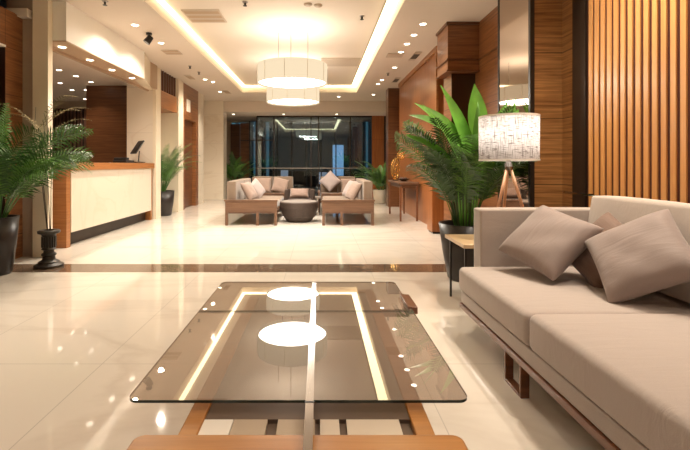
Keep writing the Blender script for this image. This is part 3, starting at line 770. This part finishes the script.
# pedestal with dry branches
t = thing('pedestal_vase', 'short dark carved pedestal vase on the floor by the cream pillar', 'vase', (-3.03, 4.88, 0))
MB().lathe([(a_*.88, b_*.98) for a_, b_ in [(0, 0), (.165, 0), (.17, .025), (.12, .05), (.12, .06), (.075, .085), (.07, .12), (.085, .135), (.085, .15), (.06, .165), (.06, .19), (.085, .20), (.07, .225), (.065, .33), (.085, .37), (.125, .385), (.13, .41), (.11, .42), (.06, .42), (.05, .36), (0, .36)]], n=40).build('body', 'stone_dark', t, smooth=False)
fl = MB()
for k in range(16):
    a = 2*PI*k/16; fl.bar((.068*math.cos(a), .068*math.sin(a), .22), (.068*math.cos(a), .068*math.sin(a), .34), .012, .012)
fl.build('fluting', 'stone_dark', t)
t2 = thing('dry_branches', 'tall thin dry branches with sparse leaves standing in the pedestal vase', 'branches', (-3.03, 4.88, .37))
rn = random.Random(4)
for (x0, x1, x2, zt) in ((-.04, -.17, -.14, 1.42), (.03, -.03, -.06, 1.28), (.05, .04, -.05, 1.35), (-.02, -.14, -.30, 1.25)):
    st = MB().tube([(x0*.4, 0, 0), (x1*.45, .01, .5), (x1, 0, 1.0), (x2, -.01, zt)], [.005, .004, .003, .002], 6).build('branch', 'twig', t2)
mb = MB()
for k in range(6):
    az = (R(5), R(170), R(40), R(-20), R(200), R(15))[k]
    frond_mesh(.55, .9, 1.1, 14, .11, .010, az=az, base=((-.14, -.06, -.05, -.05, -.14, -.04)[k], 0, (1.15, 1.1, 1.2, 1.28, 1.2, 1.05)[k]), start=.15, rr=.003, rnd=rn, mb=mb)
mb.build('leaves', 'leaf_dry', t2)

# ================================================================ cushions & sofas
def pillow(w, h, t, m, name, label=None, group=None, parent=None, loc=(0, 0, 0), rot=(0, 0, 0), n=16, pinch=.07, cat='pillow'):
    mb = MB(); top = {}; bot = {}
    for i in range(n+1):
        for j in range(n+1):
            u, v = i/n*2-1, j/n*2-1
            x = u*w/2*(1-pinch*(1-v*v)*abs(u)**2); y = v*h/2*(1-pinch*(1-u*u)*abs(v)**2)
            e = max(0, (1-u**4)*(1-v**4)); z = t/2*(e**.5)*(1-.18*(u*u+v*v)/2)
            wr = .003*math.sin(7*u+5*v)*e+.0015*math.sin(11*v-7*u)*e
            if i in (0, n) or j in (0, n): top[i, j] = bot[i, j] = mb.bm.verts.new((x, y, 0))
            else: top[i, j] = mb.bm.verts.new((x, y, z+wr)); bot[i, j] = mb.bm.verts.new((x, y, -z+wr*.5))
    for i in range(n):
        for j in range(n):
            mb.bm.faces.new((top[i, j], top[i+1, j], top[i+1, j+1], top[i, j+1]))
            mb.bm.faces.new((bot[i, j], bot[i, j+1], bot[i+1, j+1], bot[i+1, j]))
    o = mb.build(name, m, parent, smooth=True, sub=1)
    o.location = loc; o.rotation_euler = rot
    if label: tag(o, label, cat, group)
    return o

def soft(x0, x1, y0, y1, z0, z1, name, m, parent, bev=.04, puff=.0):
    """upholstered block with soft rounded edges and a slightly crowned top"""
    mb = MB(); nx, ny = 10, 10
    vs = {}
    for k, z in enumerate((z0, z1)):
        for i in range(nx+1):
            for j in range(ny+1):
                u, v = i/nx*2-1, j/ny*2-1
                if k == 0 and 0 < i < nx and 0 < j < ny: continue
                vs[i, j, k] = mb.bm.verts.new((x0+(x1-x0)*i/nx, y0+(y1-y0)*j/ny, z+(puff*(1-u**4)*(1-v**4) if k else 0)))
    for i in range(nx):
        for j in range(ny): mb.bm.faces.new([vs[a, b_, 1] for a, b_ in ((i, j), (i+1, j), (i+1, j+1), (i, j+1))])
    for i in range(nx):
        mb.bm.faces.new((vs[i, 0, 0], vs[i+1, 0, 0], vs[i+1, 0, 1], vs[i, 0, 1])); mb.bm.faces.new((vs[i, ny, 0], vs[i, ny, 1], vs[i+1, ny, 1], vs[i+1, ny, 0]))
        mb.bm.faces.new((vs[0, i, 0], vs[0, i, 1], vs[0, i+1, 1], vs[0, i+1, 0])); mb.bm.faces.new((vs[nx, i, 0], vs[nx, i+1, 0], vs[nx, i+1, 1], vs[nx, i, 1]))
    mb.bm.faces.new([vs[i, 0, 0] for i in range(nx+1)]+[vs[nx, j, 0] for j in range(1, ny+1)]+[vs[i, ny, 0] for i in range(nx-1, -1, -1)]+[vs[0, j, 0] for j in range(ny-1, 0, -1)])
    return mb.build(name, m, parent, bevel=bev, seg=4)

# big sofa, slightly turned
t = thing('sofa', 'large taupe sofa with low wooden base against the slatted wall', 'sofa', (.955, 3.03, 0), R(.8))
# local frame: x to the wall, -y towards the camera
W_, LL = 1.08, 2.55
soft(.012, 1.04, -.97, 0, .275, .44, 'seat_cushion', 'sofa', t, .035, .006)
soft(.012, 1.04, -LL, -.978, .275, .45, 'seat_cushion', 'sofa', t, .035, .008)
MB().box(.03, W_, -LL, -.005, .19, .272).build('base', 'sofa_plain', t, bevel=.012, seg=3)
soft(.165, W_+.02, -.02, .12, .19, .835, 'armrest', 'sofa_plain', t, .035, .004)
bt = soft(1.05, 1.16, -LL, -.03, .272, .80, 'backrest', 'sofa_plain', t, .03)
for (ya, yb) in ((-.97, -.05), (-1.93, -.98), (-LL, -1.94)):
    mb_ = soft(-.09, .09, ya, yb, 0, .475, 'back_cushion', 'back_cush', t, .06, .02)
    mb_.location = (.93, 0, .452); mb_.rotation_euler = (0, R(9), 0)
MB().box(.022, .052, -LL, -.004, .155, .188).box(W_-.06, W_-.02, -LL, .11, .155, .188).box(.052, W_-.06, -.05, -.01, .155, .188).build('frame_rail', 'sofa_wood', t, bevel=.003)
for yy, fx in ((-.20, .35), (-.90, .02), (-2.3, .02)):
    for sx in (fx, W_-.08):
        mb = MB(); mb.box(sx, sx+.045, yy, yy+.018, 0, .155); mb.box(sx, sx+.045, yy+.17, yy+.188, 0, .155); mb.box(sx, sx+.045, yy+.018, yy+.17, 0, .016)
        mb.build('leg', 'sofa_wood', t, bevel=.003)

def orient(corner_x, normal):
    """rotation whose local x points along corner_x and local z along the normal"""
    z = Vector(normal).normalized(); x = Vector(corner_x); x = (x-z*x.dot(z)).normalized(); y = z.cross(x)
    return Matrix((x, y, z)).transposed().to_euler()
# pillow leaning on the arm, on its corner
pillow(.47, .47, .17, 'pillow', 'throw_pillow', 'taupe square pillow standing on its corner against the sofa arm', 'throw pillows on the big sofa',
       loc=(1.44, 2.74, .672), rot=(.309, -.726, .154))
pillow(.47, .47, .17, 'pillow', 'throw_pillow', 'taupe square pillow leaning on the back cushion nearer the camera', 'throw pillows on the big sofa',
       loc=(1.673, 2.271, .672), rot=(-2.412, -2.624, -3.803))
pillow(.42, .42, .14, 'pillow_dark', 'throw_pillow', 'darker brown pillow tucked behind the two taupe pillows', 'throw pillows on the big sofa',
       loc=(1.70, 2.60, .63), rot=orient((.3, .9, .1), (-.80, -.25, .55)))

# side table + tripod lamp
t = thing('side_table', 'pale wood side table behind the sofa arm under the lamp', 'side table', (1.36, 3.60, 0))
MB().box(-.25, .45, -.26, .24, .50, .53).build('tabletop', 'side_top', t, bevel=.004)
for sx in (-.215, .40):
    for sy in (-.2, .18): MB().box(sx-.008, sx+.008, sy-.008, sy+.008, 0, .50).build('leg', 'black', t)
t = thing('tripod_lamp', 'lit table lamp with woven drum shade on wooden tripod legs', 'lamp', (1.525, 3.50, .53))
sh = MB().lathe([(.225, .655), (.227, 1.0), (.222, 1.0), (.220, .655), (.235, .655)], n=72).build('lamp_shade', 'shade', t, smooth=True)
for z_ in (.645, .992): MB().lathe([(.2285, z_), (.2285, z_+.014), (.219, z_+.014), (.219, z_), (.2285, z_)], n=60).build('shade_rim', 'white_panel', sh)
MB().lathe([(0, .57), (.03, .57), (.033, .60), (.018, .64), (.018, .72), (0, .72)], n=24).build('socket', 'chrome', t, smooth=False)
MB().lathe([(0, .72), (.02, .73), (.038, .78), (.03, .82), (0, .835)], n=20).build('bulb', emis('bulb_glow', (1, .85, .65), 6), t, smooth=True)
for a in (R(200), R(325), R(85)):
    MB().tube([(.012*math.cos(a), .012*math.sin(a), .595), (.185*math.cos(a), .185*math.sin(a), 0)], [.013, .011], 10).build('leg', 'tripod', t, smooth=True)
sp = MB()
for k in range(3):
    a = 2*PI*k/3; sp.tube([(.018*math.cos(a), .018*math.sin(a), .68), (.221*math.cos(a), .221*math.sin(a), .68)], .0025, 6)
sp.build('shade_spider', 'chrome', t)
l = bpy.data.lights.new('lamp_light', 'POINT'); l.energy = P_LAMP; l.color = (1, .90, .78); l.shadow_soft_size = .045
o = bpy.data.objects.new('lamp_light', l); C.objects.link(o); o.parent = t; o.location = (0, 0, .86)

# ================================================================ glass coffee table
t = thing('coffee_table', 'large smoked glass coffee table on a honey wood frame in the foreground', 'coffee table', (0, 0, 0))
def rrect(x0, x1, y0, y1, r, corners=(1, 1, 1, 1), n=8):
    pts = []
    for (cx, cy, a0, on) in ((x0+r, y0+r, 180, corners[0]), (x1-r, y0+r, 270, corners[1]), (x1-r, y1-r, 0, corners[2]), (x0+r, y1-r, 90, corners[3])):
        if on:
            for k in range(n+1): a = R(a0+90*k/n); pts.append((cx+r*math.cos(a), cy+r*math.sin(a)))
        else: pts.append((cx+(r if a0 in (270, 0) else -r), cy+(r if a0 in (0, 90) else -r)))
    return pts
ZT = .42
for (y0, y1, cn) in ((1.345, 2.155, (1, 1, 0, 0)), (2.165, 2.70, (0, 0, 1, 1))):
    pl = rrect(-.598, .468, y0, y1, .035, cn)
    g = MB(); g.bm.faces.new([g.bm.verts.new((x, y, ZT)) for x, y in pl])
    gp = g.build('glass_top', 'table_glass', t)
    ed = MB(); a = [ed.bm.verts.new((x, y, ZT)) for x, y in pl]; b_ = [ed.bm.verts.new((x, y, ZT-.009)) for x, y in pl]
    for i in range(len(pl)): j = (i+1) % len(pl); ed.bm.faces.new((a[i], a[j], b_[j], b_[i]))
    ed.build('glass_edge', 'glass_edge', gp)
ZR = .385
MB().box(-.40, -.345, 1.22, 2.66, ZR-.05, ZR).build('side_rail', 'table_wood', t, bevel=.004)
MB().box(.275, .33, 1.22, 2.66, ZR-.05, ZR).build('side_rail', 'table_wood', t, bevel=.004)
MB().prism(rrect(-.515, .40, .93, 1.225, .03), ZR-.03, ZR+.005).build('end_board', 'table_wood', t, bevel=.006)
MB().box(-.40, .33, 2.60, 2.66, ZR-.05, ZR).build('cross_rail', 'table_wood', t, bevel=.004)
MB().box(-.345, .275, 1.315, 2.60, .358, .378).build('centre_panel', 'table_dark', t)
MB().box(-.345, .275, 1.227, 1.314, .350, .366).build('patch_tray', 'table_dark', t)
for x0, x1, m_ in ((-.345, -.258, 'white_panel'), (-.256, -.155, 'reflection_tan'), (-.123, -.012, 'reflection_tan'), (.003, .060, 'reflection_pale'), (.082, .240, 'reflection_pale')):  # pale pieces paint in the bright reflections between the rails
    MB().box(x0, x1, 1.228, 1.313, .3662, .379).build('reflection_patch', m_, t)
for x in (-.37, .30):
    for y in (1.08, 2.62): MB().box(x-.022, x+.022, y-.022, y+.022, 0, ZR-.045).build('leg', 'table_wood', t, bevel=.003)
MB().box(-.44, .37, 1.04, 1.10, .15, .165).build('shelf_bar', 'table_dark', t)
MB().box(-.041, -.016, .94, 1.318, ZT+.001, ZT+.007).box(-.041, -.016, 1.326, 2.66, ZT+.001, ZT+.007).build('centre_strip', 'chrome', t)
MB().box(-.043, -.014, 1.318, 1.326, ZT-.004, ZT+.008).build('strip_joint', 'black', t)
MB().box(-.043, -.014, .95, .98, ZR, ZT+.001).build('strip_foot', 'chrome', t)
MB().box(.455, .50, 2.20, 2.42, ZT-.03, ZT+.006).box(.45, .474, 2.20, 2.42, ZT+.001, ZT+.008).build('edge_clip', 'sofa_wood', t, bevel=.003)
MB().box(.33, .46, 2.29, 2.33, ZR-.04, ZR-.012).box(.448, .476, 2.29, 2.33, ZR-.04, ZT-.02).build('clip_arm', 'sofa_wood', t)

# ================================================================ far seating group
def lounge(label, x, y, rz, flip, length=1.9, group='far seating'):
    """wood framed sofa; local x across depth (0 = open front side, .97 = back), local y along length"""
    t = thing('lounge_sofa', label, 'sofa', (x, y, 0), rz, group)
    s = -1 if flip else 1
    def bx(mb, a, b_, *r): return mb.box(min(s*a, s*b_), max(s*a, s*b_), *r)
    for yy in (0, length-.04):
        bx(MB(), .0, .97, yy, yy+.04, .25, .45).build('end_panel', 'chair_wood', t, bevel=.004)
        bx(MB(), -.01, .99, yy-.01, yy+.05, .45, .48).build('arm_top', 'side_top' if False else 'chair_wood', t, bevel=.004)
    bx(MB(), .0, .97, .04, length-.04, .22, .28).build('frame', 'chair_wood', t)
    for yy in (0, length-.05):
        for xx in (0, .34, .92): bx(MB(), xx, xx+.05, yy, yy+.05, 0, .25).build('leg', 'chair_wood', t)
    n = 2
    for k in range(n):
        a = .05+(length-.1)*k/n; b_ = .05+(length-.1)*(k+1)/n-.01
        x0, x1 = sorted((s*.02, s*.80)); soft(x0, x1, a, b_, .28, .42, 'seat_cushion', 'chair_fab', t, .03, .01)
        x0, x1 = sorted((s*.78, s*.95)); soft(x0, x1, a, b_, .36, .82, 'back_cushion', 'chair_fab', t, .05, .01)
    return t
lounge('beige wood framed sofa seen end on, left of the round dark table', -.785, 8.13, 0, True, 1.95)
lounge('beige wood framed sofa seen end on, right of the round dark table', .06, 8.13, 0, False)
lounge('beige sofa facing the camera at the back left of the seating group', -.62, 10.35, R(90), False, 1.15)
lounge('beige sofa facing the camera at the back right of the seating group', .98, 10.35, R(90), False, 1.0)
def P(w, m, label, loc, cx, nrm, th=.14): return pillow(w, w, th, m, 'throw_pillow', label, 'pillows on the far sofas', loc=loc, rot=orient(cx, nrm), n=10)
P(.42, 'chair_pil', 'beige pillow leaning on the near back cushion of the left sofa', (-1.37, 8.55, .62), (.15, 1, 0), (.85, -.25, .5))
P(.42, 'pillow', 'taupe pillow farther along the left sofa', (-1.32, 9.3, .62), (-.1, 1, .2), (.85, -.45, .5))
P(.42, 'chair_pil', 'beige pillow leaning on the near back cushion of the right sofa', (.68, 8.6, .62), (.15, -1, 0), (-.85, -.35, .5))
P(.42, 'pillow', 'taupe pillow farther along the right sofa', (.66, 9.35, .62), (.1, -1, .1), (-.85, -.3, .5))
P(.42, 'chair_pil', 'pale rosy pillow on the back left sofa, left one', (-1.40, 10.93, .62), (1, 0, 0), (0, -.9, .4))
P(.42, 'chair_pil', 'pale rosy pillow on the back left sofa, right one', (-.97, 10.88, .62), (1, 0, -.2), (.2, -.9, .4))
P(.44, 'pillow', 'taupe pillow standing on its corner on the back right sofa', (.28, 10.92, .72), (.7, 0, .7), (-.1, -.9, .3))
P(.40, 'chair_pil', 'rosy pillow beside the corner standing pillow on back right sofa', (.74, 10.98, .61), (1, 0, 0), (-.1, -.9, .4))

# round dark table and tub chair
t = thing('round_table', 'dark round bowl shaped table between the two far sofas', 'table', (-.40, 8.75, 0))
MB().lathe([(0, 0), (.23, 0), (.25, .02), (.33, .12), (.385, .28), (.39, .38), (.38, .40), (.36, .40), (.36, .385), (0, .385)], n=48).build('body', 'wicker', t, smooth=False)
MB().lathe([(0, .41), (.34, .41), (.355, .40), (.355, .386), (0, .386)], n=48).build('tabletop', 'grey_top', t)
t = thing('tub_chair', 'low dark brown tub chair behind the round dark table', 'armchair', (-.43, 9.75, 0))
mb = MB(); n = 24
prof = []
for k in range(n+1):
    a = R(-25)+R(230)*k/n; prof.append((math.cos(a), math.sin(a)))
for (c0, s0), (c1, s1) in zip(prof, prof[1:]):
    for (r_i, r_o, z0, z1) in ((.27, .34, .12, .58),):
        vs = [mb.bm.verts.new(p) for p in ((r_i*c0, r_i*s0, z0), (r_o*c0, r_o*s0, z0), (r_o*c1, r_o*s1, z0), (r_i*c1, r_i*s1, z0), (r_i*c0, r_i*s0, z1), (r_o*c0, r_o*s0, z1), (r_o*c1, r_o*s1, z1), (r_i*c1, r_i*s1, z1))]
        for f in ((0, 3, 2, 1), (4, 5, 6, 7), (0, 1, 5, 4), (1, 2, 6, 5), (2, 3, 7, 6), (3, 0, 4, 7)): mb.bm.faces.new([vs[i] for i in f])
bmesh.ops.remove_doubles(mb.bm, verts=mb.bm.verts, dist=1e-5)
mb.build('backrest', 'wicker', t, smooth=False)
MB().lathe([(0, .1), (.24, .1), (.30, .14), (.30, .34), (.27, .38), (0, .39)], n=32).build('seat', 'wicker', t, smooth=True)
MB().lathe([(0, 0), (.2, 0), (.2, .1), (0, .1)], n=24).build('base', 'black', t)
pillow(.46, .26, .13, 'pillow_dark', 'throw_pillow', 'taupe oval pillow on the dark tub chair', 'pillows on the far sofas', loc=(-.44, 9.70, .50), rot=orient((1, 0, 0), (0, -.8, .6)), n=10)
t = thing('end_table', 'small pale low table beside the tub chair', 'side table', (-.08, 10.0, 0))
MB().box(-.01, .12, -.22, .22, .37, .40).build('tabletop', 'grey_top', t)
for sx in (.01, .10):
    for sy in (-.19, .19): MB().box(sx-.012, sx+.012, sy-.012, sy+.012, 0, .37).build('leg', 'black', t)

# ================================================================ right wall console
t = thing('console_table', 'wooden console table against the right panelled wall', 'table', (0, 0, 0))
MB().box(1.60, 2.01, 8.7, 10.15, .74, .78).build('tabletop', 'chair_wood', t, bevel=.004)
MB().box(1.66, 1.99, 8.77, 10.08, .66, .74).build('apron', 'chair_wood', t)
for sx in (1.64, 1.97):
    for sy in (8.75, 10.08): MB().bar((sx, sy, 0), (sx, sy, .70), .035, .035).build('leg', 'sofa_wood', t)
t = thing('gold_sculpture', 'gold wire lattice sculpture on the console table', 'sculpture', (1.70, 9.70, .78))
MB().box(-.06, .06, -.06, .06, 0, .015).build('base', 'tray_dark', t)
bm = bmesh.new(); bmesh.ops.create_icosphere(bm, subdivisions=2, radius=1); mb = MB()
for e_ in bm.edges:
    p, q = [(v.co.x*.10, v.co.y*.06, .26+v.co.z*.245) for v in e_.verts]; mb.tube([p, q], .0035, 4)
bm.free(); mb.build('lattice', 'gold', t)
bm = bmesh.new(); bmesh.ops.create_icosphere(bm, subdivisions=2, radius=1); mb = MB()
for e_ in bm.edges:
    p, q = [(.13+v.co.x*.09, v.co.y*.06, .56+v.co.z*.10) for v in e_.verts]; mb.tube([p, q], .0035, 4)
bm.free(); mb.tube([(.03, 0, .48), (.10, 0, .52)], .005, 5); mb.build('lattice_leaf', 'gold', t)
t = thing('fruit_bowl', 'dark low bowl with small round balls on the console table', 'bowl', (1.82, 9.35, .78))
MB().lathe([(0, 0), (.05, 0), (.06, .01), (.13, .05), (.135, .055), (.12, .05), (.05, .018), (0, .018)], n=28).build('bowl', 'tray_dark', t, smooth=True)
for k in range(5):
    a = 2*PI*k/5+.3; tag(MB().lathe([(0, 0), (.022, .008), (.032, .032), (.022, .056), (0, .064)], n=14).build('decorative_ball', 'pot_brown', smooth=True, loc=(1.82+.055*math.cos(a), 9.35+.055*math.sin(a), .803)),
        'small brown ball in the console bowl, '+('the one nearest the wall', 'the one at the back towards the glass wall', 'the one nearest the gold sculpture side', 'the one at the lobby side front', 'the frontmost one')[k], 'ball', 'balls in the console bowl')
t = thing('low_cabinet', 'low orange brown wood cabinet behind the big palm', 'cabinet', (1.86, 7.16, 0))
MB().box(0, .42, 0, .32, .03, .79).build('body', 'wood_tall', t, bevel=.004)
MB().box(-.01, .43, -.015, .33, .79, .815).build('top', 'wood_dark', t)
MB().box(.01, .205, -.012, 0, .05, .77).build('door', 'wood_tall', t); MB().box(.215, .41, -.012, 0, .05, .77).build('door', 'wood_tall', t)
MB().box(.02, .40, .02, .30, 0, .03).build('plinth', 'black', t)
